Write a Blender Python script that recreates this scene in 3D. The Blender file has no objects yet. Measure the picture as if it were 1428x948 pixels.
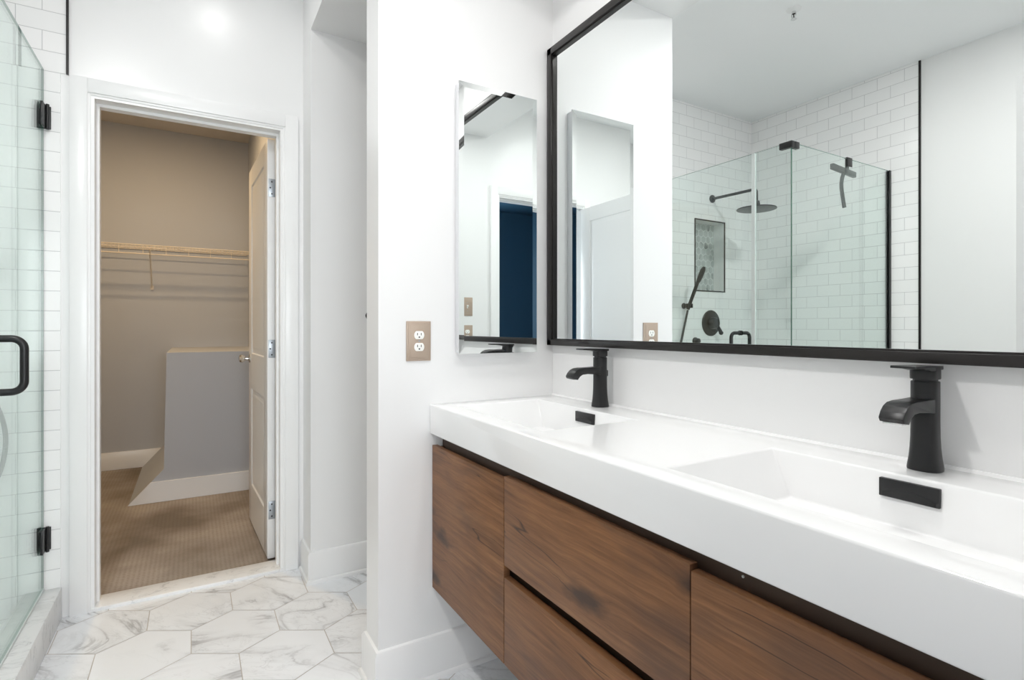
import bpy, bmesh, math, random
from mathutils import Vector, Matrix
random.seed(7)
C = bpy.context.scene.collection
S = bpy.context.scene

# ------------------------------------------------------------------ camera, world, exposure
cam_d = bpy.data.cameras.new('camera')
cam_d.sensor_fit = 'HORIZONTAL'; cam_d.sensor_width = 36.0
cam_d.lens = 751.74 / 1428 * 36.0
cam_d.shift_y = -17.2 / 1428
cam_d.clip_start = 0.02
cam = bpy.data.objects.new('camera', cam_d); C.objects.link(cam)
cam.location = (0, 0, 1.17); cam.rotation_euler = (math.pi / 2, 0, -0.535)
S.camera = cam

w = bpy.data.worlds.new('world'); S.world = w; w.use_nodes = True
w.node_tree.nodes['Background'].inputs[0].default_value = (0.93, 0.97, 1.0, 1)   # overcast sky, soft fill entering by the added hall window
w.node_tree.nodes['Background'].inputs[1].default_value = 13.5

S.view_settings.view_transform = 'Standard'; S.view_settings.look = 'None'
S.view_settings.gamma = 1.0; S.view_settings.use_curve_mapping = False
S.view_settings.exposure = 0.14
cy = S.cycles
cy.max_bounces = 16; cy.diffuse_bounces = 8; cy.glossy_bounces = 8
cy.transparent_max_bounces = 24; cy.transmission_bounces = 8
cy.sample_clamp_indirect = 4.0; cy.blur_glossy = 0.5

# powers of the recessed lamps (watts); the side one is added fill
P_SOFFIT, P_FRONT, P_SIDE_FILL, P_CLOSET = 4.8, 1.1, 19.5, 19.0
LAMP_WHITE = (1.0, 0.985, 0.965); LAMP_WARM = (1.0, 0.70, 0.38)

# ------------------------------------------------------------------ room measures
XL, XR = -1.6, 1.183            # left wall, mirror wall
YR, YD = -0.13, 2.80            # rear wall (behind camera), wall with the closet door
ZC, ZS = 2.847, 2.54            # main ceiling, soffit
XW, YW, YW2 = 0.5085, 1.692, 1.824   # wing wall end face, its front and back
XA, YA, XE = 0.467, 2.60, 1.75  # alcove return, alcove back wall, alcove end
XG, YG, ZG = -0.512, 1.779, 2.196    # shower glass planes and height
YC2, ZC2, XC1, XC2 = 5.49, 2.86, -1.3, 0.44  # closet

# ------------------------------------------------------------------ node helpers
def srgb(r, g, b):
    f = lambda c: (c / 255 / 12.92) if c / 255 <= 0.04045 else ((c / 255 + 0.055) / 1.055) ** 2.4
    return (f(r), f(g), f(b), 1)

class N:
    def __init__(s, name):
        s.m = bpy.data.materials.new(name); s.m.use_nodes = True
        s.t = s.m.node_tree; s.b = s.t.nodes.get('Principled BSDF'); s.out = s.t.nodes.get('Material Output')
    def n(s, typ, ins=None, **kw):
        x = s.t.nodes.new(typ)
        for k, v in kw.items(): setattr(x, k, v)
        for k, v in (ins or {}).items(): s.set(x, k, v)
        return x
    def set(s, x, k, v):
        i = x.inputs[k]
        if isinstance(v, bpy.types.NodeSocket): s.t.links.new(v, i)
        else: i.default_value = v
    def p(s, **kw):
        for k, v in kw.items(): s.set(s.b, {'base': 'Base Color', 'rough': 'Roughness', 'metal': 'Metallic', 'spec': 'Specular IOR Level',
                                            'coat': 'Coat Weight', 'normal': 'Normal', 'crough': 'Coat Roughness'}[k], v)
        return s
    def obj(s): return s.n('ShaderNodeTexCoord').outputs['Object']
    def math(s, op, a, b=0.0, c=0.0):
        x = s.n('ShaderNodeMath', operation=op); s.set(x, 0, a); s.set(x, 1, b); s.set(x, 2, c); return x.outputs[0]
    def vmath(s, op, a, b=(0, 0, 0)):
        x = s.n('ShaderNodeVectorMath', operation=op); s.set(x, 0, a); s.set(x, 1, b); return x.outputs[0]
    def noise(s, v, scale, detail=4, rough=0.5, dist=0.0):
        x = s.n('ShaderNodeTexNoise', {'Vector': v, 'Scale': scale, 'Detail': detail, 'Roughness': rough, 'Distortion': dist}); return x.outputs['Fac']
    def ramp(s, f, stops):
        x = s.n('ShaderNodeValToRGB', {'Fac': f}); e = x.color_ramp.elements
        while len(e) > 1: e.remove(e[0])
        e[0].position, e[0].color = stops[0]
        for p, c in stops[1:]:
            k = e.new(p); k.color = c
        return x.outputs['Color']
    def mix(s, f, a, b, blend='MIX'):
        x = s.n('ShaderNodeMix', data_type='RGBA', blend_type=blend)
        s.set(x, 0, f); s.set(x, 6, a); s.set(x, 7, b); return x.outputs[2]
    def bump(s, h, strength=0.2, dist=0.002):
        return s.n('ShaderNodeBump', {'Height': h, 'Strength': strength, 'Distance': dist}).outputs[0]

def G(v): return (v, v, v, 1)

def plain(name, col, rough=0.5, metal=0.0, spec=0.5, bump=0.0, bscale=200, coat=0.0):
    m = N(name); m.p(base=col, rough=rough, metal=metal, spec=spec, coat=coat)
    if bump:
        m.p(normal=m.bump(m.noise(m.obj(), bscale, 3), bump, 0.001))
    return m.m

def tile_mat(name, axes, off):
    m = N(name); o = m.obj(); sp = m.n('ShaderNodeSeparateXYZ', {0: o})
    cv = m.n('ShaderNodeCombineXYZ', {0: m.math('SUBTRACT', sp.outputs[axes[0]], off[0]), 1: m.math('SUBTRACT', sp.outputs[axes[1]], off[1])}).outputs[0]
    br = m.n('ShaderNodeTexBrick', {'Vector': cv, 'Color1': srgb(247, 246, 246), 'Color2': srgb(243, 243, 243), 'Mortar': srgb(196, 196, 197), 'Scale': 1.0,
             'Mortar Size': 0.0014, 'Mortar Smooth': 0.25, 'Bias': 0.0, 'Brick Width': 0.160, 'Row Height': 0.0797})
    br.offset = 0.5; br.offset_frequency = 2
    wob = m.noise(cv, 9.0, 2)
    h = m.math('ADD', m.math('MULTIPLY', br.outputs['Fac'], -1.0), m.math('MULTIPLY', wob, 0.35))
    m.p(base=br.outputs['Color'], rough=m.math('ADD', m.math('MULTIPLY', br.outputs['Fac'], 0.5), 0.12), spec=0.5, normal=m.bump(h, 0.35, 0.002))
    return m.m

def marble(name, per_tile=False, scale=1.0, vein=0.75, base=(232, 231, 230), dark=(148, 146, 146), rough=0.22):
    m = N(name); o = m.obj()
    if per_tile:
        at = m.n('ShaderNodeAttribute', attribute_name='tile_shift').outputs['Vector']
        o = m.vmath('ADD', o, at)
        sp = m.n('ShaderNodeSeparateXYZ', {0: at})
        rot = m.n('ShaderNodeVectorRotate', {'Vector': o, 'Angle': sp.outputs[0]}); rot.rotation_type = 'Z_AXIS'
        o = rot.outputs[0]
    st = m.n('ShaderNodeMapping', {'Vector': o, 'Scale': (1.0 * scale, 2.1 * scale, 1.0 * scale)}).outputs[0]
    n1 = m.noise(st, 1.7, 7, 0.55, 1.1)
    v1 = m.math('ABSOLUTE', m.math('SUBTRACT', n1, 0.5))
    thin = m.n('ShaderNodeMapRange', {0: v1, 1: 0.0, 2: 0.020, 3: 1.0, 4: 0.0}).outputs[0]
    soft = m.n('ShaderNodeMapRange', {0: v1, 1: 0.0, 2: 0.085, 3: 1.0, 4: 0.0}).outputs[0]
    gate = m.n('ShaderNodeMapRange', {0: m.noise(o, 2.6 * scale, 3), 1: 0.42, 2: 0.62, 3: 0.0, 4: 1.0}).outputs[0]
    f = m.math('MULTIPLY', m.math('ADD', m.math('MULTIPLY', thin, 0.75), m.math('MULTIPLY', soft, 0.38)), gate)
    n2 = m.noise(st, 5.5, 5, 0.6, 1.6)
    f2 = m.n('ShaderNodeMapRange', {0: m.math('ABSOLUTE', m.math('SUBTRACT', n2, 0.5)), 1: 0.0, 2: 0.02, 3: 0.35, 4: 0.0}).outputs[0]
    f = m.math('MULTIPLY', m.math('ADD', f, m.math('MULTIPLY', f2, gate)), vein)
    f = m.math('MINIMUM', f, 1.0)
    m.p(base=m.mix(f, srgb(*base), srgb(*dark)), rough=rough, spec=0.45)
    return m.m

def wood_mat():
    m = N('walnut_wood'); o = m.obj()
    r = m.n('ShaderNodeObjectInfo').outputs['Random']
    o = m.vmath('ADD', o, m.n('ShaderNodeCombineXYZ', {1: m.math('MULTIPLY', r, 7.0), 2: m.math('MULTIPLY', r, 3.0)}).outputs[0])
    # knots: warp the grain around scattered points
    vor = m.n('ShaderNodeTexVoronoi', {'Vector': m.n('ShaderNodeMapping', {'Vector': o, 'Scale': (0.3, 2.6, 8.0)}).outputs[0], 'Scale': 1.0, 'Randomness': 1.0})
    kd = vor.outputs['Distance']
    wn = m.n('ShaderNodeTexNoise', {'Vector': m.n('ShaderNodeMapping', {'Vector': o, 'Scale': (1, 1, 2.6)}).outputs[0], 'Scale': 11.0, 'Detail': 5.0})
    kd = m.math('ADD', kd, m.math('MULTIPLY', m.math('SUBTRACT', wn.outputs['Fac'], 0.5), 0.42))
    k = m.n('ShaderNodeMapRange', {0: kd, 1: 0.04, 2: 0.30, 3: 1.0, 4: 0.0}).outputs[0]
    sp = m.n('ShaderNodeSeparateXYZ', {0: o})
    z2 = m.math('ADD', sp.outputs[2], m.math('MULTIPLY', k, 0.016))
    z2 = m.math('ADD', z2, m.math('MULTIPLY', m.math('SUBTRACT', m.noise(o, 3.0, 3), 0.5), 0.035))
    ov = m.n('ShaderNodeCombineXYZ', {0: sp.outputs[0], 1: sp.outputs[1], 2: z2}).outputs[0]
    grain = m.noise(m.n('ShaderNodeMapping', {'Vector': ov, 'Scale': (8, 4.0, 110)}).outputs[0], 1.0, 8, 0.7, 0.2)
    broad = m.noise(m.n('ShaderNodeMapping', {'Vector': ov, 'Scale': (2, 1.6, 11)}).outputs[0], 1.0, 4, 0.55, 0.8)
    col = m.ramp(m.math('ADD', m.math('MULTIPLY', grain, 0.75), m.math('MULTIPLY', broad, 0.32)),
                 [(0.34, srgb(84, 54, 34)), (0.46, srgb(111, 75, 48)), (0.56, srgb(125, 86, 56)), (0.70, srgb(146, 104, 68))])
    dk = m.n('ShaderNodeMapRange', {0: m.math('MULTIPLY', k, m.math('ADD', grain, 0.35)), 1: 0.25, 2: 0.72, 3: 0.0, 4: 0.85}).outputs[0]
    col = m.mix(dk, col, srgb(52, 38, 32))
    # grey smudges and fine cracks
    sm = m.n('ShaderNodeMapRange', {0: m.noise(m.n('ShaderNodeMapping', {'Vector': ov, 'Scale': (2, 3.4, 7)}).outputs[0], 1.0, 3), 1: 0.54, 2: 0.74, 3: 0.0, 4: 0.65}).outputs[0]
    col = m.mix(sm, col, srgb(78, 60, 52))
    cr = m.noise(m.n('ShaderNodeMapping', {'Vector': ov, 'Scale': (1, 1.3, 16)}).outputs[0], 1.0, 2, 0.4)
    crk = m.n('ShaderNodeMapRange', {0: m.math('ABSOLUTE', m.math('SUBTRACT', cr, 0.40)), 1: 0.0, 2: 0.009, 3: 0.9, 4: 0.0}).outputs[0]
    gate = m.n('ShaderNodeMapRange', {0: m.noise(o, 4.5, 2), 1: 0.47, 2: 0.56, 3: 0.0, 4: 1.0}).outputs[0]
    col = m.mix(m.math('MULTIPLY', crk, gate), col, srgb(46, 32, 26))
    m.p(base=col, rough=0.48, spec=0.35, normal=m.bump(grain, 0.12, 0.001))
    return m.m

def carpet_mat():
    m = N('carpet'); o = m.obj()
    b = m.noise(o, 2.2, 3, 0.5); f = m.noise(o, 190, 3, 0.7)
    ck = m.n('ShaderNodeTexVoronoi', {'Vector': o, 'Scale': 50.0, 'Randomness': 0.1})
    d = m.n('ShaderNodeMapRange', {0: ck.outputs['Distance'], 1: 0.12, 2: 0.45, 3: 1.0, 4: 0.0}).outputs[0]
    col = m.ramp(b, [(0.34, srgb(130, 122, 113)), (0.66, srgb(192, 183, 174))])
    col = m.mix(m.math('MULTIPLY', d, 0.38), col, srgb(104, 90, 79))
    col = m.mix(m.math('MULTIPLY', f, 0.5), col, srgb(130, 113, 99))
    m.p(base=col, rough=0.95, spec=0.1, normal=m.bump(m.math('ADD', f, m.math('MULTIPLY', d, -0.5)), 0.6, 0.006))
    return m.m

def glass_mat():
    m = N('shower_glass'); m.t.nodes.remove(m.b)
    tr = m.n('ShaderNodeBsdfTransparent', {'Color': (0.956, 0.988, 0.978, 1)})
    gl = m.n('ShaderNodeBsdfGlossy', {'Color': (0.95, 1.0, 0.98, 1), 'Roughness': 0.0})
    fc = m.n('ShaderNodeLayerWeight', {'Blend': 0.5}).outputs['Facing']
    fr = m.math('ADD', 0.04, m.math('MULTIPLY', 0.96, m.math('POWER', fc, 5.0)))
    mx = m.n('ShaderNodeMixShader', {0: fr, 1: tr.outputs[0], 2: gl.outputs[0]})
    m.t.links.new(mx.outputs[0], m.out.inputs[0]); return m.m

def seal_mat():
    m = N('clear_seal'); m.t.nodes.remove(m.b)
    tr = m.n('ShaderNodeBsdfTransparent', {'Color': (0.97, 0.99, 0.985, 1)}); df = m.n('ShaderNodeBsdfDiffuse', {'Color': (0.85, 0.9, 0.89, 1)})
    mx = m.n('ShaderNodeMixShader', {0: 0.85, 1: tr.outputs[0], 2: df.outputs[0]})
    m.t.links.new(mx.outputs[0], m.out.inputs[0]); return m.m

def mirror_mat():
    m = N('mirror_silver'); m.p(base=(0.95, 0.98, 0.975, 1), rough=0.0, metal=1.0); return m.m

def emit_mat(name, col, s):
    m = N(name); e = m.n('ShaderNodeEmission', {'Color': (*col, 1), 'Strength': s}); m.t.links.new(e.outputs[0], m.out.inputs[0]); return m.m

M = dict(
    wall=plain('white_wall_paint', G(0.84), 0.30, spec=0.5, bump=0.02, bscale=90),
    ceil=plain('white_ceiling_paint', (0.89, 0.90, 0.905, 1), 0.8, spec=0.2),
    trim=plain('white_trim_paint', G(0.86), 0.28, spec=0.45),
    door=plain('white_door_paint', G(0.84), 0.32, spec=0.4),
    closet=plain('greige_wall_paint', srgb(184, 187, 193), 0.6, spec=0.3),
    closet_ceil=plain('closet_ceiling_paint', srgb(206, 198, 188), 0.8, spec=0.2),
    navy=plain('navy_wall_paint', srgb(34, 66, 88), 0.55, spec=0.3, bump=0.05, bscale=8),
    hall_floor=plain('dark_floor_boards', srgb(58, 46, 40), 0.4),
    tile_y=tile_mat('white_subway_tile', (0, 2), (-0.434, 0.0418)),
    tile_x=tile_mat('white_subway_tile_side', (1, 2), (1.612, 0.0418)),
    tile_plain=plain('white_tile_edge', srgb(236, 236, 234), 0.15),
    hexfloor=marble('marble_hexagon_tile', True, 1.0, 0.62, (239, 241, 244), (150, 149, 151)),
    grout=plain('floor_grout', srgb(186, 178, 170), 0.8),
    marble=marble('carrara_marble', False, 5.0, 0.5, (238, 238, 238), (176, 176, 178), 0.25),
    niche=marble('niche_hexagon_marble', True, 2.5, 1.0, (186, 193, 192), (128, 136, 136), 0.3), grout_white=plain('white_grout', srgb(244, 245, 244), 0.7),
    carpet=carpet_mat(), wood=wood_mat(),
    wood_dark=plain('dark_recess_wood', srgb(74, 54, 40), 0.55, bump=0.08, bscale=60),
    sink=plain('white_acrylic', G(0.88), 0.12, spec=0.5),
    black=plain('matte_black_metal', srgb(34, 34, 35), 0.34, metal=0.25, spec=0.5),
    frame=plain('black_mirror_frame', srgb(38, 35, 34), 0.32, metal=0.3, spec=0.5),
    trimblack=plain('black_edge_trim', srgb(30, 26, 27), 0.4, metal=0.3),
    rubber=plain('grey_hose', srgb(40, 42, 42), 0.45),
    glass=glass_mat(), glass_edge=plain('green_glass_edge', srgb(58, 98, 86), 0.1, spec=0.6), glass_top=plain('pale_glass_edge', srgb(150, 172, 166), 0.1, spec=0.6), seal=seal_mat(),
    mirror=mirror_mat(), case=plain('white_cabinet_side', srgb(226, 227, 230), 0.3),
    plate=plain('champagne_plate', srgb(178, 160, 144), 0.38, metal=0.1), recept=plain('white_plastic', srgb(246, 246, 242), 0.3),
    dark=plain('dark_slot', srgb(28, 26, 25), 0.6),
    chrome=plain('chrome', G(0.8), 0.08, metal=1.0), steel=plain('satin_hinge_steel', srgb(168, 174, 180), 0.35, metal=0.7),
    wire=plain('white_coated_wire', srgb(226, 214, 196), 0.4),
    plastic=plain('white_fixture_plastic', G(0.8), 0.4),
    glow=emit_mat('lamp_lens_glow', LAMP_WHITE, 14.0), glow_warm=emit_mat('closet_lens_glow', LAMP_WARM, 8.0),
)

# ------------------------------------------------------------------ mesh helpers
class MB:
    def __init__(s): s.bm = bmesh.new(); s.mi = 0
    def _tag(s, faces):
        for f in faces: f.material_index = s.mi
    def poly(s, pts):
        f = s.bm.faces.new([s.bm.verts.new(p) for p in pts]); f.material_index = s.mi; return f
    def merge(s, t, mat=None):
        me = bpy.data.meshes.new('tmp'); 
        if mat is not None: bmesh.ops.transform(t, matrix=mat, verts=t.verts)
        for f in t.faces: f.material_index = s.mi
        t.to_mesh(me); t.free(); s.bm.from_mesh(me); bpy.data.meshes.remove(me); return s
    def box(s, x0, x1, y0, y1, z0, z1, bev=0.0, seg=2, mat=None):
        t = bmesh.new(); bmesh.ops.create_cube(t, size=1.0)
        bmesh.ops.transform(t, matrix=Matrix.Translation(((x0 + x1) / 2, (y0 + y1) / 2, (z0 + z1) / 2)) @ Matrix.Diagonal((abs(x1 - x0), abs(y1 - y0), abs(z1 - z0), 1)), verts=t.verts)
        if bev: bmesh.ops.bevel(t, geom=t.edges[:], offset=bev, segments=seg, profile=0.5, affect='EDGES')
        return s.merge(t, mat)
    def prism(s, pts, axis, a, b, bev=0.0, mat=None):
        """polygon pts extruded along axis from a to b; pts give the two other coordinates in x,y,z order"""
        def P(p, v):
            return {'x': (v, p[0], p[1]), 'y': (p[0], v, p[1]), 'z': (p[0], p[1], v)}[axis]
        t = bmesh.new()
        A = [t.verts.new(P(p, a)) for p in pts]; B = [t.verts.new(P(p, b)) for p in pts]
        t.faces.new(A); t.faces.new(B)
        for i in range(len(pts)):
            j = (i + 1) % len(pts); t.faces.new((A[i], A[j], B[j], B[i]))
        bmesh.ops.recalc_face_normals(t, faces=t.faces)
        if bev: bmesh.ops.bevel(t, geom=t.edges[:], offset=bev, segments=2, profile=0.5, affect='EDGES')
        return s.merge(t, mat)
    def cyl(s, p0, p1, r, r2=None, seg=28, bev=0.0):
        p0, p1 = Vector(p0), Vector(p1); d = p1 - p0
        t = bmesh.new(); bmesh.ops.create_cone(t, cap_ends=True, segments=seg, radius1=r, radius2=r if r2 is None else r2, depth=d.length)
        if bev:
            es = [e for e in t.edges if len({round(v.co.z, 5) for v in e.verts}) == 1]
            bmesh.ops.bevel(t, geom=es, offset=bev, segments=2, profile=0.5, affect='EDGES')
        return s.merge(t, Matrix.Translation((p0 + p1) / 2) @ d.to_track_quat('Z', 'Y').to_matrix().to_4x4())
    def sph(s, c, r, sc=(1, 1, 1), seg=20):
        t = bmesh.new(); bmesh.ops.create_uvsphere(t, u_segments=seg, v_segments=seg // 2 + 2, radius=r)
        return s.merge(t, Matrix.Translation(c) @ Matrix.Diagonal((*sc, 1)))
    def lathe(s, prof, c, axis='z', seg=40, power=2.0, sx=1.0, sy=1.0):
        """prof: (radius, height) list; superellipse cross-section of the given power"""
        t = bmesh.new(); rings = []
        for r, h in prof:
            ring = []
            for i in range(seg):
                a = 2 * math.pi * i / seg; ca, sa = math.cos(a), math.sin(a)
                k = (abs(ca) ** power + abs(sa) ** power) ** (-1 / power)
                ring.append(t.verts.new((r * k * ca * sx, r * k * sa * sy, h)))
            rings.append(ring)
        for A, B in zip(rings, rings[1:]):
            for i in range(seg): t.faces.new((A[i], A[(i + 1) % seg], B[(i + 1) % seg], B[i]))
        t.faces.new(rings[0]); t.faces.new(rings[-1])
        bmesh.ops.recalc_face_normals(t, faces=t.faces)
        R = {'z': Matrix(), 'y': Matrix.Rotation(math.pi / 2, 4, 'X'), 'x': Matrix.Rotation(math.pi / 2, 4, 'Y')}[axis]   # y: height runs to -Y
        return s.merge(t, Matrix.Translation(c) @ R)
    def tube(s, pts, r, seg=12, smooth=0):
        pts = [Vector(p) for p in pts]
        for _ in range(smooth):
            q = [pts[0]]
            for a, b in zip(pts, pts[1:]): q += [a * 0.75 + b * 0.25, a * 0.25 + b * 0.75]
            pts = q + [pts[-1]]
        t = bmesh.new(); rings = []; up = None
        for i, p in enumerate(pts):
            d = (pts[min(i + 1, len(pts) - 1)] - pts[max(i - 1, 0)]).normalized()
            if up is None: up = d.orthogonal().normalized()
            up = (up - d * up.dot(d)).normalized(); sd = d.cross(up)
            rings.append([t.verts.new(p + r * (math.cos(2 * math.pi * k / seg) * up + math.sin(2 * math.pi * k / seg) * sd)) for k in range(seg)])
        for A, B in zip(rings, rings[1:]):
            for i in range(seg): t.faces.new((A[i], A[(i + 1) % seg], B[(i + 1) % seg], B[i]))
        t.faces.new(rings[0]); t.faces.new(rings[-1]); bmesh.ops.recalc_face_normals(t, faces=t.faces)
        return s.merge(t)
    def build(s, name, mats, parent=None, smooth=30):
        me = bpy.data.meshes.new(name); s.bm.to_mesh(me); s.bm.free()
        for m in (mats if isinstance(mats, (list, tuple)) else [mats]): me.materials.append(M[m])
        if smooth:
            for p in me.polygons: p.use_smooth = True
            me.set_sharp_from_angle(angle=math.radians(smooth))
        o = bpy.data.objects.new(name, me); C.objects.link(o)
        if parent is not None:
            o.parent = parent; o.matrix_parent_inverse = Matrix()
            o.location = -(Vector(world_loc(parent)))
        return o

def world_loc(o):
    v = Vector(o.location)
    while o.parent is not None:
        o = o.parent; v += Vector(o.location)
    return v

def thing(name, label, cat, loc=(0, 0, 0), group=None, kind=None):
    o = bpy.data.objects.new(name, None); C.objects.link(o); o.location = loc
    o.empty_display_size = 0.05
    return tag(o, label, cat, group, kind)

def tag(o, label, cat, group=None, kind=None):
    o['label'] = label; o['category'] = cat
    if group: o['group'] = group
    if kind: o['kind'] = kind
    return o

def struct(name, mb, mat, label, cat, smooth=30):
    return tag(mb.build(name, mat, None, smooth), label, cat, None, 'structure')

def dup(root, loc, label):
    """copy of a thing with its parts and sub-parts"""
    r = root.copy(); C.objects.link(r); r.location = loc; r['label'] = label
    def kids(src, dst):
        for ch in list(src.children):
            c = ch.copy(); C.objects.link(c); c.parent = dst; kids(ch, c)
    kids(root, r)
    return r

def wall_y(y0, y1, x0, x1, z0, z1, hole=None):
    """wall slab between y0 and y1, hole = (hx0,hx1,hz0,hz1)"""
    b = MB()
    if not hole: return b.box(x0, x1, y0, y1, z0, z1)
    a, c, p, q = hole
    b.box(x0, a, y0, y1, z0, z1); b.box(c, x1, y0, y1, z0, z1)
    if p > z0: b.box(a, c, y0, y1, z0, p)
    if q < z1: b.box(a, c, y0, y1, q, z1)
    return b

# ------------------------------------------------------------------ large structure
def hex_floor():
    R, pitch, row = 0.1725, 0.2955, 0.2580
    cx, cyy = 0.4390, 2.3385
    bm = bmesh.new(); lay = None
    tiles = bmesh.new()
    sh = tiles.faces.layers.float_vector.new('tile_shift')
    for j in range(-11, 4):
        for i in range(-8, 6):
            x = cx + (i + 0.5 * (j % 2)) * pitch; y = cyy + j * row
            r = R - 0.0014 * 1.15
            vs = [tiles.verts.new((x + r * math.sin(k * math.pi / 3) * (pitch / 2) / (R * 0.866), y + r * math.cos(k * math.pi / 3) * (row / 1.5) / R, 0)) for k in range(6)]
            vs.reverse()
            f = tiles.faces.new(vs); f[sh] = (random.choice([0.3, 0.55, 0.8, 1.0]) + random.uniform(-.1, .1) , random.uniform(0, 30), random.uniform(0, 30)); f.material_index = 0
    for co, no in (((-0.47, 0, 0), (-1, 0, 0)), ((XE, 0, 0), (1, 0, 0)), ((0, YD + 0.02, 0), (0, 1, 0)), ((0, YR - 0.12, 0), (0, -1, 0))):
        bmesh.ops.bisect_plane(tiles, geom=tiles.verts[:] + tiles.edges[:] + tiles.faces[:], plane_co=co, plane_no=no, clear_outer=True)
    f = tiles.faces.new([tiles.verts.new(p) for p in ((-0.47, YR - .12, -.0012), (XE, YR - .12, -.0012), (XE, YD + .02, -.0012), (-0.47, YD + .02, -.0012))]); f.material_index = 1
    # the painted part of the floor left of the curb, in front of the shower
    me = bpy.data.meshes.new('floor'); tiles.to_mesh(me); tiles.free()
    me.materials.append(M['hexfloor']); me.materials.append(M['grout'])
    o = bpy.data.objects.new('floor', me); C.objects.link(o)
    tag(o, 'white and grey veined marble floor of large hexagon tiles', 'floor', None, 'structure')
hex_floor()

b = MB().box(XL - .1, -0.47, YR - .12, 1.72, -0.03, 0.0)
struct('floor_left', b, 'hexfloor', 'marble floor between open white door and left wall', 'floor')
b = MB().box(XL, -0.56, 1.83, YD, -0.03, 0.03)
struct('floor_shower', b, 'marble', 'shower floor behind the marble curb', 'floor')
b = MB().prism([(-1.6, 1.72), (-0.452, 1.72), (-0.452, 2.794), (-0.57, 2.794), (-0.57, 1.838), (-1.6, 1.838)], 'z', 0, 0.127, 0.004)
struct('trim_curb', b, 'marble', 'marble shower curb under the glass door', 'curb')

struct('ceiling', MB().box(XL - .1, XR + .1, YR - .12, YD, ZC, ZC + .1), 'ceil', 'high white main ceiling over shower and floor', 'ceiling')
b = MB().prism([(XW, YR), (XR, YR), (XR, YW2), (XE, YW2), (XE, YA), (XA, YA), (XA, YW2), (XW, YW2)], 'z', ZS, ZC - .001)
struct('ceiling_soffit', b, 'wall', 'lower white soffit over the vanity and alcove', 'soffit')
struct('wall_left', MB().box(XL - .1, XL, YR - .12, YD, 0, ZC), 'wall', 'painted white left wall beside the tiled shower', 'wall')
struct('wall_right', MB().box(XR, XR + .12, YR - .12, YW, 0, ZC), 'wall', 'white wall behind the vanity and large mirror', 'wall')
struct('wall_partition', MB().box(XW, XE, YW, YW2, 0, ZC - .001, 0), 'wall', 'white wing wall carrying outlet and mirrored cabinet', 'wall')
b = MB().box(XA, XE + .1, YA, YD + .13, 0, ZC); b.box(XE, XE + .1, YW2, YA, 0, ZC)
struct('wall_alcove', b, 'wall', 'white back wall of the alcove right of the closet door', 'wall')
NX0, NX1, NZ0, NZ1 = -1.262, -0.922, 1.45, 1.992
b = MB()
b.box(XL - .1, NX0, YD, YD + .13, 0, ZC); b.box(NX1, -0.362, YD, YD + .13, 0, ZC); b.box(NX0, NX1, YD, YD + .13, 0, NZ0); b.box(NX0, NX1, YD, YD + .13, NZ1, ZC)
b.box(0.376, XA, YD, YD + .13, 0, ZC); b.box(-0.362, 0.376, YD, YD + .13, 2.13, ZC)
b.box(NX0, NX1, YD + .10, YD + .13, NZ0, NZ1)
struct('wall_front', b, 'wall', 'white wall around the closet doorway', 'wall')
b = wall_y(YR - .12, YR, XL - .1, XR + .12, 0, ZC, (-0.368, 0.422, 0, 2.137))
struct('wall_rear', b, 'wall', 'white wall around the dark doorway with two switch plates', 'wall')

# tile skins
b = MB()
b.box(XL, NX0, YD - .006, YD, 0, ZC); b.box(NX1, -0.458, YD - .006, YD, 0, ZC); b.box(NX0, NX1, YD - .006, YD, 0, NZ0); b.box(NX0, NX1, YD - .006, YD, NZ1, ZC)
b.box(-0.458, -0.4385, YD - .006, YD, 2.196, ZC)
b.mi = 1
for x in (NX0, NX1 - .006): b.box(x, x + .006, YD - .004, YD + .095, NZ0, NZ1)
b.box(NX0, NX1, YD - .004, YD + .095, NZ0, NZ0 + .006); b.box(NX0, NX1, YD - .004, YD + .095, NZ1 - .006, NZ1)
struct('wall_tile_front', b, ['tile_y', 'tile_plain'], 'white subway tile wall with recessed hexagon niche behind shower fittings', 'wall')
struct('wall_tile_left', MB().box(XL, XL + .006, 1.612, YD - .006, 0, ZC), 'tile_x', 'white subway tile wall at the shower side up to black trim', 'wall')
def niche_back():
    t = bmesh.new(); sh_ = t.faces.layers.float_vector.new('tile_shift'); r = 0.0315; p = r * math.sqrt(3)
    for j in range(14):
        for i in range(9):
            cx_ = NX0 - .01 + (i + .5 * (j % 2)) * p; cz_ = NZ0 - .01 + j * 1.5 * r
            f = t.faces.new([t.verts.new((cx_ + (r - .0016) * math.sin(k * math.pi / 3), YD + .0925, cz_ + (r - .0016) * math.cos(k * math.pi / 3))) for k in range(6)])
            f[sh_] = (random.uniform(0, 3), random.uniform(0, 30), random.uniform(0, 30))
    for co, no in (((NX0 + .004, 0, 0), (-1, 0, 0)), ((NX1 - .004, 0, 0), (1, 0, 0)), ((0, 0, NZ0 + .004), (0, 0, -1)), ((0, 0, NZ1 - .004), (0, 0, 1))):
        bmesh.ops.bisect_plane(t, geom=t.verts[:] + t.edges[:] + t.faces[:], plane_co=co, plane_no=no, clear_outer=True)
    b = MB().merge(t); b.mi = 1; b.box(NX0, NX1, YD + .0935, YD + .0985, NZ0, NZ1); return b
struct('wall_niche', niche_back(), ['niche', 'grout_white'], 'pale marble hexagon mosaic at the back of the shower niche', 'wall', 0)
b = MB()
for x0, x1, z0, z1 in ((NX0 - .004, NX0 + .005, NZ0 - .004, NZ1 + .004), (NX1 - .005, NX1 + .004, NZ0 - .004, NZ1 + .004), (NX0, NX1, NZ0 - .004, NZ0 + .005), (NX0, NX1, NZ1 - .005, NZ1 + .004)):
    b.box(x0, x1, YD - .010, YD + .012, z0, z1)
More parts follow.
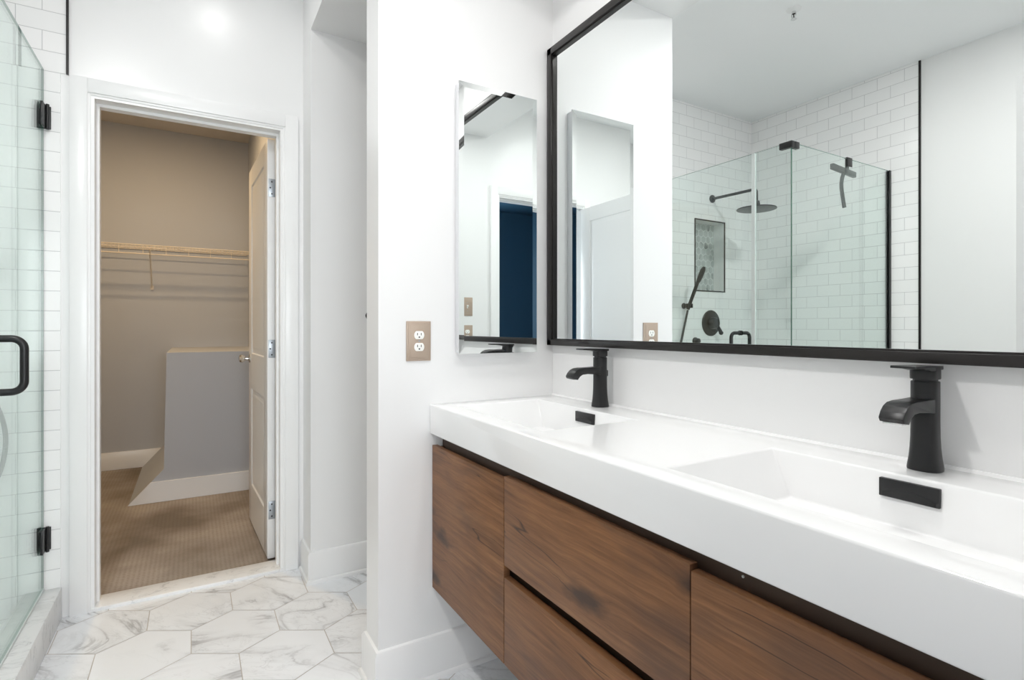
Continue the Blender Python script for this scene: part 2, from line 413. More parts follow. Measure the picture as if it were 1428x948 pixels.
struct('trim_niche', b, 'trimblack', 'thin black metal frame around the shower niche', 'trim')
struct('trim_tile_side', MB().box(XL, XL + .011, 1.602, 1.6125, 0, ZC), 'trimblack', 'tall thin black trim ending the tile on the left wall', 'trim')
struct('trim_tile_front', MB().box(-0.4395, -0.4315, YD - .011, YD, 2.194, ZC), 'trimblack', 'short black trim strip above closet casing corner', 'trim')

# closet shell
struct('floor_closet', MB().box(XC1 - .1, XC2 + .1, YD + .10, YC2 + .1, -0.05, -0.002), 'carpet', 'brown patterned closet carpet', 'carpet')
b = MB().box(XC1 - .1, XC2 + .1, YC2, YC2 + .1, 0, ZC2)
b.box(XC1 - .1, XC1, YD + .13, YC2, 0, ZC2); b.box(XC2, XC2 + .1, YD + .13, YC2, 0, ZC2)
struct('wall_closet', b, 'closet', 'greige closet wall behind the wire shelf', 'wall')
struct('ceiling_closet', MB().box(XC1 - .1, XC2 + .1, YD + .12, YC2 + .1, ZC2, ZC2 + .1), 'closet_ceil', 'closet ceiling in warm light', 'ceiling')
b = MB().prism([(-0.363, 0), (-0.166, 0.215), (-0.151, 1.0), (XC2, 1.0), (XC2, 0)], 'y', 4.335, YC2)
struct('wall_bulkhead', b, 'closet', 'low grey boxed-in block with slanted foot in the closet', 'wall')
b = MB().prism([(-0.366, 0), (-0.242, 0.135), (XC2, 0.135), (XC2, 0)], 'y', 4.320, 4.335)
struct('baseboard_bulkhead', b, 'trim', 'white baseboard with slanted end across the grey closet block', 'baseboard')
b = MB().box(XC1, -0.215, YC2 - .014, YC2, 0, 0.145, 0.002)
struct('baseboard_closet', b, 'trim', 'white baseboard on the closet back wall', 'baseboard')

# dark room behind the camera
struct('floor_hall', MB().box(-1.6, 1.6, -2.5, YR - .12, -0.05, 0), 'hall_floor', 'dark floor of the room beyond the rear doorway', 'floor')
b = wall_y(-2.6, -2.5, -1.6, 1.6, 0, 2.6, (-0.65, 0.95, 0.75, 2.3)); b.box(-1.7, -1.6, -2.6, YR - .12, 0, 2.6); b.box(1.6, 1.7, -2.6, YR - .12, 0, 2.6)
struct('wall_hall', b, 'navy', 'dark navy wall seen through the rear doorway', 'wall')
struct('ceiling_hall', MB().box(-1.7, 1.7, -2.6, YR - .12, 2.6, 2.7), 'navy', 'ceiling of the dark navy room', 'ceiling')

b = MB()
for x in (-0.65, 0.11, 0.90): b.box(x, x + .05, -2.58, -2.52, 0.75, 2.3)
for z in (0.75, 1.50, 2.25): b.box(-0.65, 0.95, -2.58, -2.52, z, z + .05)
struct('window_fill', b, 'trim', 'added fill-light window, unseen, in the dark navy room behind the camera', 'window')  # unseen window, added so the sky gives soft fill through the doorway
L = bpy.data.lights.new('window_fill_portal', 'AREA'); L.shape = 'RECTANGLE'; L.size = 1.6; L.size_y = 1.55; L.cycles.is_portal = True
lo = bpy.data.objects.new('window_fill_portal', L); C.objects.link(lo); lo.location = (0.15, -2.62, 1.525); lo.rotation_euler = (math.pi / 2, 0, 0)

# ------------------------------------------------------------------ trim
def sweep(b, prof, path, side):
    """profile (out, z) swept along an xy path with mitred corners; side = +1 puts 'out' left of travel"""
    n = len(path); P = [Vector(p) for p in path]; rows = []
    for i, p in enumerate(P):
        ds = []
        if i > 0: ds.append((P[i] - P[i - 1]).normalized())
        if i < n - 1: ds.append((P[i + 1] - P[i]).normalized())
        ns = [Vector((-d.y, d.x)) * side for d in ds]
        nn = ns[0] if len(ns) == 1 else (ns[0] + ns[1]) / (1 + ns[0].dot(ns[1]))
        rows.append([b.bm.verts.new((p.x + nn.x * o, p.y + nn.y * o, z)) for o, z in prof])
    fs = []
    for A, B in zip(rows, rows[1:]):
        for k in range(len(prof)):
            l = (k + 1) % len(prof); fs.append(b.bm.faces.new((A[k], A[l], B[l], B[k])))
    fs.append(b.bm.faces.new(rows[0])); fs.append(b.bm.faces.new(rows[-1]))
    bmesh.ops.recalc_face_normals(b.bm, faces=fs)
    return b
BASE = [(0, 0), (0.024, 0), (0.0235, 0.006), (0.020, 0.0125), (0.014, 0.0155), (0.014, 0.128), (0.008, 0.139), (0, 0.142)]
struct('baseboard_partition', sweep(MB(), BASE, [(XR, YW), (XW, YW), (XW, YW2), (XE, YW2)], 1), 'trim', 'white baseboard around the foot of the wing wall', 'baseboard')
struct('baseboard_alcove', sweep(MB(), BASE, [(XA, YD), (XA, YA), (XE, YA)], -1 if False else 1), 'trim', 'white baseboard along the alcove beside the closet casing', 'baseboard') if False else None
struct('baseboard_alcove', sweep(MB(), BASE, [(XE, YA), (XA, YA), (XA, YD - .02)], 1), 'trim', 'white baseboard along the alcove beside the closet casing', 'baseboard')
struct('baseboard_right', sweep(MB(), BASE, [(XR, YR), (XR, YW - .03)], 1), 'trim', 'white baseboard on the wall under the vanity', 'baseboard')
struct('baseboard_left', sweep(MB(), BASE, [(XL, 1.60), (XL, YR)], 1), 'trim', 'white baseboard on the painted left wall', 'baseboard')
b = sweep(MB(), BASE, [(XL, YR), (-0.45, YR)], 1); sweep(b, BASE, [(0.50, YR), (XR - .03, YR)], 1)
struct('baseboard_rear', b, 'trim', 'white baseboard either side of the rear doorway', 'baseboard')

def casing(b, x0, x1, zt, wd, y, out, left_w=None):
    """flat casing with a stepped inner bead around an opening, on the plane y, standing off towards out (+1/-1)"""
    def bar(ax0, ax1, az0, az1, th):
        b.box(ax0, ax1, min(y, y + out * th), max(y, y + out * th), az0, az1, 0.0015)
    e = 0.010
    bar(x0 - wd, x0 - e, 0.0, zt + wd, 0.018); bar(x1 + e, x1 + wd, 0.0, zt + wd, 0.018); bar(x0 - e, x1 + e, zt + e, zt + wd, 0.018)
    bar(x0 - e - .001, x0, 0.0, zt + e, 0.012); bar(x1, x1 + e + .001, 0.0, zt + e, 0.012); bar(x0, x1, zt, zt + e + .001, 0.012)
    return b
b = casing(MB(), -0.3602, 0.3741, 2.1255, 0.0683, YD, -1)
struct('trim_casing', b, 'trim', 'white casing around the closet doorway', 'casing')
b = MB()
b.box(-0.362, -0.348, YD - .008, YD + .13, 0, 2.13); b.box(0.362, 0.376, YD - .008, YD + .13, 0, 2.13); b.box(-0.348, 0.362, YD - .008, YD + .13, 2.116, 2.13)
b.box(-0.348, -0.338, YD + .05, YD + .09, 0, 2.104); b.box(0.352, 0.362, YD + .05, YD + .09, 0, 2.104); b.box(-0.348, 0.362, YD + .05, YD + .09, 2.104, 2.116)
struct('trim_jamb', b, 'trim', 'white door jamb and stop inside the closet doorway', 'jamb')
struct('trim_threshold', MB().box(-0.362, 0.376, YD - .012, YD + .115, -0.002, 0.014, 0.003), 'marble', 'marble threshold strip in the closet doorway', 'threshold')
b = casing(MB(), -0.362, 0.416, 2.131, 0.068, YR, 1)
struct('trim_casing_rear', b, 'trim', 'white casing around the rear doorway', 'casing')
b = MB().box(-0.370, -0.355, YR - .125, YR + .006, 0, 2.14); b.box(0.408, 0.424, YR - .125, YR + .006, 0, 2.14); b.box(-0.355, 0.408, YR - .125, YR + .006, 2.122, 2.14)
b.box(0.398, 0.408, YR - .07, YR - .03, 0, 2.122); b.box(-0.355, 0.408, YR - .07, YR - .03, 2.112, 2.122)
struct('trim_jamb_rear', b, 'trim', 'white jamb of the rear doorway', 'jamb')

# ------------------------------------------------------------------ doors
def door_leaf(width, z0, z1, th):
    """leaf along +Y from the origin, thickness along +X from 0 to th, two moulded panels on both faces"""
    b = MB(); st = 0.115
    pans = [(0.238, 0.81), (1.016, z1 - 0.105)]
    py0, py1 = st, width - st
    ins = 0.006
    b.box(ins, th - ins, 0.02, width - 0.02, z0 + .02, z1 - .02)
    b.box(0, th, 0, py0, z0, z1, 0.0015); b.box(0, th, py1, width, z0, z1, 0.0015)
    zs = [z0] + [v for p in pans for v in p] + [z1]
    for a, c in ((zs[0], zs[1]), (zs[2], zs[3]), (zs[4], zs[5])): b.box(0, th, py0, py1, a, c, 0.0)
    for (a, c) in pans:
        for x0, s in ((0, 1), (th, -1)):
            # sloped ogee frame then raised field
            def ring(o): return [(py0 + o, a + o), (py1 - o, a + o), (py1 - o, c - o), (py0 + o, c - o)]
            steps = [(0.0, 0.0), (0.006, 0.006), (0.016, 0.0075), (0.036, 0.0015), (0.042, 0.0015)]
            vs = [[b.bm.verts.new((x0 + s * d, p[0], p[1])) for p in ring(o)] for o, d in steps]
            fs = []
            for A, B in zip(vs, vs[1:]):
                for k in range(4): fs.append(b.bm.faces.new((A[k], A[(k + 1) % 4], B[(k + 1) % 4], B[k])))
            fs.append(b.bm.faces.new(vs[-1]))
            for f in fs:
                f.normal_update()
                if f.normal.x * s > 0: f.normal_flip()
    return b

def local_parts_parent(root):
    pass

d1 = door_leaf(0.715, 0.012, 2.117, 0.036).build('door_1', 'door')
tag(d1, 'white two-panel closet door standing open into the closet', 'door', None, 'structure')
d1.location = (0.3225, 2.946, 0); d1.rotation_euler = (0, 0, math.radians(2.0))
def child(o, parent):
    o.parent = parent; o.location = (0, 0, 0); o.rotation_euler = (0, 0, 0); return o
for z in (1.872, 1.064, 0.254):
    h = MB(); h.box(0.005, 0.040, -0.0025, 0.001, z - .045, z + .045, 0.001)
    h.cyl((0.042, -0.004, z - .046), (0.042, -0.004, z + .046), 0.0055, seg=14)
    hh = child(h.build('hinge', 'steel'), d1)
    for dz, dx in ((-.03, .020), (0, .013), (.03, .020)): child(MB().cyl((dx, -0.0035, z + dz), (dx, -0.002, z + dz), 0.004, seg=10).build('screw', 'dark'), hh)
h = MB(); kz, ky = 0.985, 0.652
h.lathe([(0.026, 0), (0.027, 0.004), (0.021, 0.010), (0.010, 0.013), (0.009, 0.026), (0.016, 0.032), (0.0235, 0.042), (0.025, 0.051), (0.021, 0.060), (0.010, 0.064)], (0, 0, 0), 'z', 28)
for v in h.bm.verts: v.co = Vector((-v.co.z, ky + v.co.x, kz + v.co.y))
bmesh.ops.recalc_face_normals(h.bm, faces=h.bm.faces)
child(h.build('door_knob', 'chrome'), d1)

d2 = door_leaf(0.865, 0.012, 2.105, 0.036).build('door_2', 'door')
tag(d2, 'white two-panel entry door swung open, seen in the mirrors', 'door', None, 'structure')
d2.location = (-0.352, -0.095, 0); d2.rotation_euler = (0, 0, math.radians(-1.0))

# ------------------------------------------------------------------ vanity
FX = 0.690
van = thing('vanity_cabinet', 'wall-hung brown wood vanity cabinet under the white double sink', 'cabinet', (0.93, 0.905, 0.303))
MB().box(0.728, XR - .001, 0.124, 1.688, 0.303, 0.813, 0.001).build('cabinet_body', 'wood_dark', van)
for ya, yb in ((0.126, 0.144), (1.668, 1.686)): MB().box(0.7092, 0.728, ya, yb, 0.304, 0.772, 0.001).build('side_panel', 'wood_dark', van)
def front(name, y0, y1, z0, z1):
    return MB().box(FX, FX + .019, y0, y1, z0, z1, 0.0012).build(name, 'wood', van)
front('door', 1.2065, 1.687, 0.303, 0.778); front('drawer', 0.6018, 1.2040, 0.558, 0.788); front('drawer', 0.6018, 1.2040, 0.303, 0.528); front('door', 0.125, 0.600, 0.303, 0.779)
MB().cyl((0.728, 0.531, 0.788), (0.7262, 0.531, 0.788), 0.0022, seg=10).build('screw_cap', 'recept', van)

ST = thing('double_sink_top', 'long white acrylic double sink top over the brown vanity', 'sink', (0.93, 0.905, 0.816))
ZT, ZB = 0.9146, 0.8159
bas = [(0.206, 0.706), (1.110, 1.612)]
BX0, BX1 = 0.748, 1.062
b = MB(); bm = b.bm
xs = [0.6822, BX0, BX1, XR - .0005]; ys = [0.12, bas[0][0], bas[0][1], bas[1][0], bas[1][1], YW - .0005]
gv = {(i, j): bm.verts.new((xs[i], ys[j], ZT)) for i in range(4) for j in range(6)}
for i in range(3):
    for j in range(5):
        if i == 1 and j in (1, 3): continue
        bm.faces.new((gv[i, j], gv[i + 1, j], gv[i + 1, j + 1], gv[i, j + 1]))
bv = {(i, j): bm.verts.new((xs[i], ys[j], ZB)) for i in (0, 3) for j in (0, 5)}
lows = {}
bm.faces.new([gv[0, j] for j in range(6)] + [bv[0, 5], bv[0, 0]])
bm.faces.new([gv[3, j] for j in range(6)] + [bv[3, 5], bv[3, 0]])
bm.faces.new([gv[i, 0] for i in range(4)] + [bv[3, 0], bv[0, 0]])
bm.faces.new([gv[i, 5] for i in range(4)] + [bv[3, 5], bv[0, 5]])
bm.faces.new([bv[0, 0], bv[3, 0], bv[3, 5], bv[0, 5]])
for j in (1, 3):
    T = [gv[1, j], gv[2, j], gv[2, j + 1], gv[1, j + 1]]
    y0, y1 = ys[j] + .045, ys[j + 1] - .045
    Bv = [bm.verts.new(p) for p in ((BX0 + .02, y0, ZT - .096), (BX1 - .006, y0, ZT - .092), (BX1 - .006, y1, ZT - .092), (BX0 + .02, y1, ZT - .096))]
    for k in range(4): bm.faces.new((T[k], T[(k + 1) % 4], Bv[(k + 1) % 4], Bv[k]))
    bm.faces.new(Bv)
bmesh.ops.recalc_face_normals(bm, faces=bm.faces)
bmesh.ops.bevel(bm, geom=[e for e in bm.edges if len(e.link_faces) == 2 and e.calc_face_angle(0) > 0.5], offset=0.0045, segments=3, profile=0.5, affect='EDGES')
b.prism([(XR - .008, ZT - .001), (XR - .0005, ZT - .001), (XR - .0005, ZT + .006), (XR - .003, ZT + .0055)], 'y', 0.12, YW - .001)
b.build('basin_slab', 'sink', ST)
for yc in (0.4485, 1.336):
    o = MB().box(BX1 - .0085, BX1 + .002, yc - .0455, yc + .0455, 0.872, 0.904, 0.0012)
    # recessed slot below the cover's curved lip
    o.prism([(yc - .040, 0.8745), (yc + .040, 0.8745), (yc + .040, 0.880)] + [(yc + .040 - .08 * t / 12, 0.880 + .009 * math.sin(math.pi * t / 12)) for t in range(1, 12)] + [(yc - .040, 0.880)], 'x', BX1 - .0095, BX1 - .008)
    o.build('overflow_cover', 'black', ST)
for yc in (0.456, 1.357):
    MB().lathe([(0.033, 0), (0.033, 0.003), (0.028, 0.005), (0.027, 0.012), (0.024, 0.014)], (0.92, yc, ZT - .0955), 'z', 32).build('drain', 'black', ST)

# ------------------------------------------------------------------ faucets
def faucet(y, label):
    t = thing('faucet', label, 'faucet', (1.136, y, ZT), group='matte black sink faucets')
    x = 1.136; z = ZT + .0004
    b = MB().lathe([(0.0255, 0), (0.0258, 0.003), (0.0250, 0.010), (0.0232, 0.022), (0.0216, 0.040), (0.0207, 0.060), (0.0204, 0.090), (0.0204, 0.1575), (0.0198, 0.159), (0.0175, 0.1595), (0.0175, 0.163)],
                   (x, y, z), 'z', 48, 2.7)
    b.build('body', 'black', t)
    # spout: flat channel leaving the column, dipping and curling down at its lip
    top = [(x - .004, .1290), (x - .05, .1280), (x - .078, .1280), (x - .096, .1262), (x - .109, .1208), (x - .118, .1125), (x - .1245, .1015)]
    bot = [(x - .1205, .0950), (x - .104, .0920), (x - .096, .1015), (x - .085, .1075), (x - .065, .1088), (x - .030, .1060), (x - .004, .1030)]
    MB().prism([(p[0], z + p[1]) for p in top + bot], 'y', y - .0192, y + .0192, 0.0012).build('spout', 'black', t)
    MB().box(x - .1195, x - .105, y - .015, y + .015, z + .0912, z + .0945, 0.0008).build('aerator', 'chrome', t)
    l = MB().lathe([(0.0198, .163), (0.0204, .1645), (0.0204, .184), (0.0198, .1855)], (x, y, z), 'z', 48, 3.6)
    l.prism([(x + .0204, z + .180), (x + .0204, z + .1862), (x - .03, z + .1878), (x - .082, z + .1890), (x - .0825, z + .1845), (x - .055, z + .184), (x - .020, z + .1785)], 'y', y - .0200, y + .0200, 0.0008)
    l.build('lever', 'black', t)
    r = MB().cyl((x + .0262, y, z), (x + .0262, y, z + .100), 0.0026, seg=12).build('lift_rod', 'black', t)
    MB().lathe([(0.0035, .096), (0.0055, .099), (0.0055, .114), (0.0045, .117)], (x + .0262, y, z), 'z', 16).build('rod_knob', 'black', r)
    return t
f1 = faucet(0.456, 'matte black faucet at the nearer right-hand basin, under the large mirror')
f2 = dup(f1, (1.136, 1.357, ZT), 'matte black faucet at the far left basin beside the mirrored cabinet')

# ------------------------------------------------------------------ large mirror
mi = thing('wall_mirror', 'large black-framed rectangular mirror above the vanity', 'mirror', (1.168, 0.92, 1.1044))
y0, y1, z0, z1, fw = 0.155, 1.6866, 1.1044, 2.2192, 0.026
b = MB()
def fbar(pts, axis, a, c): b.prism(pts, axis, a, c, 0.0015)
# frame with a stepped inner lip
b.box(1.153, XR - .001, y0, y1, z0, z0 + fw * .8, 0.0015); b.box(1.153, XR - .001, y0, y1, z1 - fw, z1, 0.0015)
b.box(1.153, XR - .001, y0, y0 + fw, z0, z1, 0.0015); b.box(1.153, XR - .001, y1 - fw, y1, z0, z1, 0.0015)
e = .004
b.box(1.159, 1.169, y0 + fw, y1 - fw, z0 + fw * .8, z0 + fw * .8 + e); b.box(1.159, 1.169, y0 + fw, y1 - fw, z1 - fw - e, z1 - fw)
b.box(1.159, 1.169, y1 - fw - e, y1 - fw, z0 + fw * .8, z1 - fw); b.box(1.159, 1.169, y0 + fw, y0 + fw + e, z0 + fw * .8, z1 - fw)
b.build('mirror_frame', 'frame', mi)
MB().box(1.168, 1.174, y0 + .01, y1 - .01, z0 + .01, z1 - .01).build('mirror_glass', 'mirror', mi, 0)

# ------------------------------------------------------------------ mirrored medicine cabinet
mc = thing('medicine_cabinet', 'narrow frameless mirrored cabinet on the wing wall left of the large mirror', 'cabinet', (0.9295, YW, 1.081))
X0, X1, Z0, Z1 = 0.773, 1.087, 1.081, 2.005
b = MB().box(X0 + .003, X1 - .003, 1.662, YW - .0005, Z0 + .003, Z1 - .003, 0.001)
b.build('cabinet_case', 'case', mc)
b = MB(); yf, ye, bw = 1.6545, 1.6556, 0.019
bk = [b.bm.verts.new((x, 1.662, z)) for x, z in ((X0, Z0), (X1, Z0), (X1, Z1), (X0, Z1))]
ed = [b.bm.verts.new((x, ye, z)) for x, z in ((X0, Z0), (X1, Z0), (X1, Z1), (X0, Z1))]
inn = [b.bm.verts.new((x, yf, z)) for x, z in ((X0 + bw, Z0 + bw), (X1 - bw, Z0 + bw), (X1 - bw, Z1 - bw), (X0 + bw, Z1 - bw))]
for A, B, mi_ in ((bk, ed, 1), (ed, inn, 0)):
    for k in range(4):
        f = b.bm.faces.new((A[k], A[(k + 1) % 4], B[(k + 1) % 4], B[k])); f.material_index = mi_
b.bm.faces.new(inn); f = b.bm.faces.new(bk[::-1]); f.material_index = 1
bmesh.ops.recalc_face_normals(b.bm, faces=b.bm.faces)
b.build('mirror_door', ['mirror', 'case'], mc, 0)

# ------------------------------------------------------------------ outlet and switch plates
def plate_mesh(cx, y, cz, s, hw=0.0425, hh=0.0655):
    """stepped decorative plate on plane y, face towards s (-1: -Y)"""
    b = MB()
    def lay(w_, h_, a, c): 
        ya, yb = sorted((y + s * a, y + s * c)); b.box(cx - w_, cx + w_, ya, yb, cz - h_, cz + h_, 0.0014)
    lay(hw, hh, 0.0, 0.0045); lay(hw - .006, hh - .006, 0.003, 0.0065); lay(hw - .0115, hh - .0115, 0.004, 0.0082)
    return b
def receptacle(cx, y, cz, s, parent):
    b = MB(); pts = []
    for k in range(32):
        a = 2 * math.pi * k / 32
        pts.append((cx + 0.0172 * math.cos(a), cz + max(-.0133, min(.0133, 0.0172 * math.sin(a)))))
    ya, yb = y + s * .007, y + s * .0098
    b.prism(pts, 'y', min(ya, yb), max(ya, yb), 0.0004); rc = b.build('receptacle', 'recept', parent)
    f = y + s * .0099
    for dx, hw in ((-.0064, .0013), (.0064, .0011)): MB().box(cx + dx - hw, cx + dx + hw, min(f, yb), max(f, yb), cz - .0005, cz + .0075).build('slot', 'dark', rc)
    MB().cyl((cx, yb, cz - .0065), (cx, f, cz - .0065), 0.0027, seg=12).build('ground_hole', 'dark', rc)
def screw(cx, y, cz, s):
    return MB().cyl((cx, y + s * .0078, cz), (cx, y + s * .0092, cz), 0.003, seg=12)
oc, oz = 0.6425, 1.1258
t = thing('wall_outlet', 'champagne duplex outlet on the wing wall left of the mirrored cabinet', 'outlet', (oc, YW, oz))
plate_mesh(oc, YW, oz, -1).build('plate', 'plate', t)
for dz in (.0195, -.0195): receptacle(oc, YW, oz + dz, -1, t)
screw(oc, YW, oz, -1).build('screw', 'steel', t)

sx = 0.668
t = thing('light_switch', 'champagne toggle switch plate, upper of two beside the rear doorway', 'switch', (sx, YR, 1.318))
plate_mesh(sx, YR, 1.318, 1).build('plate', 'plate', t)
b = MB().box(sx - .005, sx + .005, YR + .007, YR + .010, 1.306, 1.330, .001)
b.prism([(YR + .009, 1.314), (YR + .009, 1.324), (YR + .022, 1.328), (YR + .022, 1.322)], 'x', sx - .004, sx + .004)
b.build('toggle', 'recept', t)
for dz in (.03, -.03): screw(sx, YR, 1.318 + dz, 1).build('screw', 'steel', t)
t = thing('wall_outlet', 'champagne outlet plate below the toggle switch on the rear wall', 'outlet', (sx, YR, 1.122))
plate_mesh(sx, YR, 1.122, 1).build('plate', 'plate', t)
for dz in (.0195, -.0195): receptacle(sx, YR, 1.122 + dz, 1, t)
screw(sx, YR, 1.122, 1).build('screw', 'steel', t)

# ------------------------------------------------------------------ shower enclosure
def glass_panel(x0, x1, y0, y1, z0, z1, thin):
    """slab of clear glass with green edges; thin = axis of its thickness"""
    b = MB().box(x0, x1, y0, y1, z0, z1)
    for f in b.bm.faces:
        f.normal_update()
        n = f.normal
        f.material_index = 0 if abs(n['xyz'.index(thin)]) > .9 else (2 if abs(n.z) > .9 else 1)
    return b
GT = 0.004
sd = thing('shower_door', 'hinged clear glass shower door with black handle', 'door', (XG, 2.40, 0.127))
glass_panel(XG - GT, XG + GT, 2.010, 2.786, 0.138, ZG, 'x').build('glass_panel', ['glass', 'glass_edge', 'glass_top'], sd, 0)
MB().box(XG - .0068, XG + .0068, 1.9960, 2.0190, 0.138, ZG - .001).build('seal_strip', 'seal', sd)
MB().box(XG - .007, XG + .007, 2.012, 2.786, 0.1275, 0.1375, .002).build('bottom_sweep', 'seal', sd)
for zc in (2.006, 0.331):
    h = MB()
    h.box(XG - .026, XG + .026, 2.788, 2.794, zc - .045, zc + .045, .0015)
    for s in (1, -1):
        xa = XG + s * (GT + .0003)
        h.box(min(xa, xa + s * .008), max(xa, xa + s * .008), 2.728, 2.778, zc - .045, zc + .045, .0015)
    h.box(XG - .010, XG + .010, 2.776, 2.790, zc - .030, zc + .030, .001)
    h.cyl((XG + .017, 2.779, zc - .050), (XG + .017, 2.779, zc + .050), .006, seg=16)
    h.build('hinge', 'black', sd)
for s, nm in ((1, 'handle'), (-1, 'handle')):
    x0_, x1_ = XG + s * (GT + .0005), XG + s * .086
    yh, za, zb, r, c = 2.098, 1.138, 0.982, 0.0105, 0.030
    pts = [(x0_, yh, za)]
    for k in range(9):
        a = math.pi / 2 * k / 8; pts.append((x1_ - s * c + s * c * math.sin(a), yh, za - c + c * math.cos(a)))
    for k in range(9):
        a = math.pi / 2 * k / 8; pts.append((x1_ - s * c + s * c * math.cos(a), yh, zb + c - c * math.sin(a)))
    pts.append((x0_, yh, zb))
    h = MB().tube(pts, r, 16)
    for z in (za, zb): h.cyl((x0_, yh, z), (x0_ + s * .007, yh, z), .0145, seg=24, bev=.001)
    h.build(nm, 'black', sd)

p = thing('glass_screen', 'narrow fixed glass panel beside the shower door', 'glass panel', (XG, 1.89, 0.127))
glass_panel(XG - GT, XG + GT, YG - GT, 2.002, 0.1272, ZG, 'x').build('glass_pane', ['glass', 'glass_edge', 'glass_top'], p, 0)
p = thing('glass_screen', 'wide glass return panel running to the left tiled wall, squeegee on it', 'glass panel', (-1.05, YG, 0.127))
glass_panel(XL + .0075, XG - GT - .001, YG - GT, YG + GT, 0.1272, ZG, 'y').build('glass_pane', ['glass', 'glass_edge', 'glass_top'], p, 0)
b = MB().box(XL + .0062, XL + .0285, YG - .0115, YG - .0055, 0.1272, ZG, .0008); b.box(XL + .0062, XL + .0285, YG + .0055, YG + .0115, 0.1272, ZG, .0008)
b.box(XL + .0062, XL + .0085, YG - .0115, YG + .0115, 0.1272, ZG)
b.build('wall_channel', 'black', p)
b = MB()
b.box(XG - .013, XG + .013, YG - .013, YG + .062, ZG - .030, ZG + .006, .002); b.box(XG - .062, XG - .0135, YG - .013, YG + .013, ZG - .030, ZG + .006, .002)
tag(b.build('glass_clamp', 'black'), 'black corner clamp joining the tops of two shower glass panels', 'clamp')

# squeegee on its over-glass hook
q = thing('squeegee', 'dark squeegee hanging inside the glass return panel from a black hook', 'squeegee', (-1.098, YG, 2.14))
b = MB().box(-1.128, -1.070, YG - .0085, YG - .0055, ZG - .048, ZG + .004, .001); b.box(-1.128, -1.070, YG - .0085, YG + .0105, ZG + .001, ZG + .006, .001)
b.box(-1.118, -1.080, YG + .0055, YG + .0105, ZG - .085, ZG + .004, .001)
b.build('hook', 'black', q)
R = Matrix.Translation((-1.085, YG + .022, 2.128)) @ Matrix.Rotation(math.radians(-4), 4, 'Y')
b = MB().box(-.130, .130, -.011, .011, -.017, .017, .004, mat=R)
b.build('blade_holder', 'black', q)
b = MB().tube([(-1.092, YG + .024, 2.118), (-1.074, YG + .026, 2.075), (-1.072, YG + .028, 2.03), (-1.088, YG + .028, 1.97), (-1.103, YG + .026, 1.905)], .011, 12, 2)
b.build('handle', 'black', q)

# ------------------------------------------------------------------ shower fittings
YT = YD - .0062
hx = -1.115
s = thing('rain_shower', 'round black rain shower head on a wall arm', 'shower', (hx, YT, 2.16))
MB().lathe([(0.030, 0), (0.030, .008), (0.024, .014), (0.014, .018)], (hx, YT, 2.163), 'y', 32).build('wall_flange', 'black', s)
MB().tube([(hx, YT - .01, 2.163), (hx, 2.50, 2.158), (hx, 2.435, 2.157), (hx, 2.415, 2.150), (hx, 2.412, 2.125), (hx, 2.412, 2.075)], .0105, 16, 2).build('arm', 'black', s)
MB().lathe([(0.014, .062), (0.020, .060), (0.024, .040), (0.020, .028), (0.028, .016), (0.110, .0105), (0.131, .007), (0.133, .003), (0.131, 0.0), (0.120, -.001)][::-1], (hx, 2.412, 2.010), 'z', 48).build('spray_head', 'black', s)

v = thing('shower_valve', 'round black shower valve plate with lever on the tile', 'valve', (-1.10, YT, 1.205))
MB().lathe([(0.100, 0), (0.100, .004), (0.094, .009), (0.060, .012)], (-1.10, YT, 1.205), 'y', 48).build('plate', 'black', v)
b = MB().lathe([(0.046, .008), (0.046, .030), (0.040, .048), (0.036, .056), (0.020, .058)], (-1.10, YT, 1.205), 'y', 32)
b.tube([(-1.118, YT - .042, 1.185), (-1.140, YT - .046, 1.160), (-1.160, YT - .048, 1.132)], .0140, 12, 1); b.sph((-1.161, YT - .048, 1.130), .0165)
b.build('lever', 'black', v)
h = thing('shower_hose_outlet', 'small black hose outlet knob below the valve', 'hose outlet', (-0.922, YT, 1.07))
b = MB().lathe([(0.027, 0), (0.027, .010), (0.022, .014), (0.020, .038), (0.016, .042)], (-0.922, YT, 1.070), 'y', 28)
b.cyl((-0.922, YT - .028, 1.070), (-0.922, YT - .028, 1.030), .0115, seg=18); b.build('elbow', 'black', h)
h = thing('hand_shower', 'slim black hand shower tilted in its holder before the niche', 'shower', (-0.80, YT - .04, 1.34))
MB().tube([(-0.80, 2.752, 1.305), (-0.80, 2.735, 1.345), (-0.80, 2.690, 1.44), (-0.80, 2.660, 1.505)], .0125, 14, 2).build('wand', 'black', h)
b = MB(); 
b.lathe([(0.010, -.065), (0.020, -.05), (0.025, -.01), (0.024, .04), (0.012, .062)], (0, 0, 0), 'z', 24, 2.0, 0.95, 0.55)
Rm = Matrix.Translation((-0.80, 2.634, 1.548)) @ Matrix.Rotation(math.radians(27), 4, 'X')
bmesh.ops.transform(b.bm, matrix=Rm, verts=b.bm.verts); b.build('spray_face', 'black', h)
b = MB().tube([(-0.80, 2.754, 1.300), (-0.798, 2.768, 1.24), (-0.775, 2.772, 1.15), (-0.745, 2.772, 1.04), (-0.685, 2.770, 0.95), (-0.632, 2.768, 0.86), (-0.610, 2.766, 0.73), (-0.638, 2.766, 0.58), (-0.710, 2.766, 0.48), (-0.800, 2.766, 0.52), (-0.890, 2.766, 0.68), (-0.922, 2.766, 0.88), (-0.922, 2.766, 1.028)], .0078, 12, 3)
b.build('hose', 'rubber', h)
h = thing('hand_shower_holder', 'black wall bracket gripping the hand shower', 'holder', (-0.80, YT, 1.335))
b = MB().lathe([(0.021, 0), (0.021, .006), (0.0155, .010), (0.0155, .0295)], (-0.80, YT, 1.332), 'y', 24)
b.build('wall_bracket', 'black', h)
b = MB()
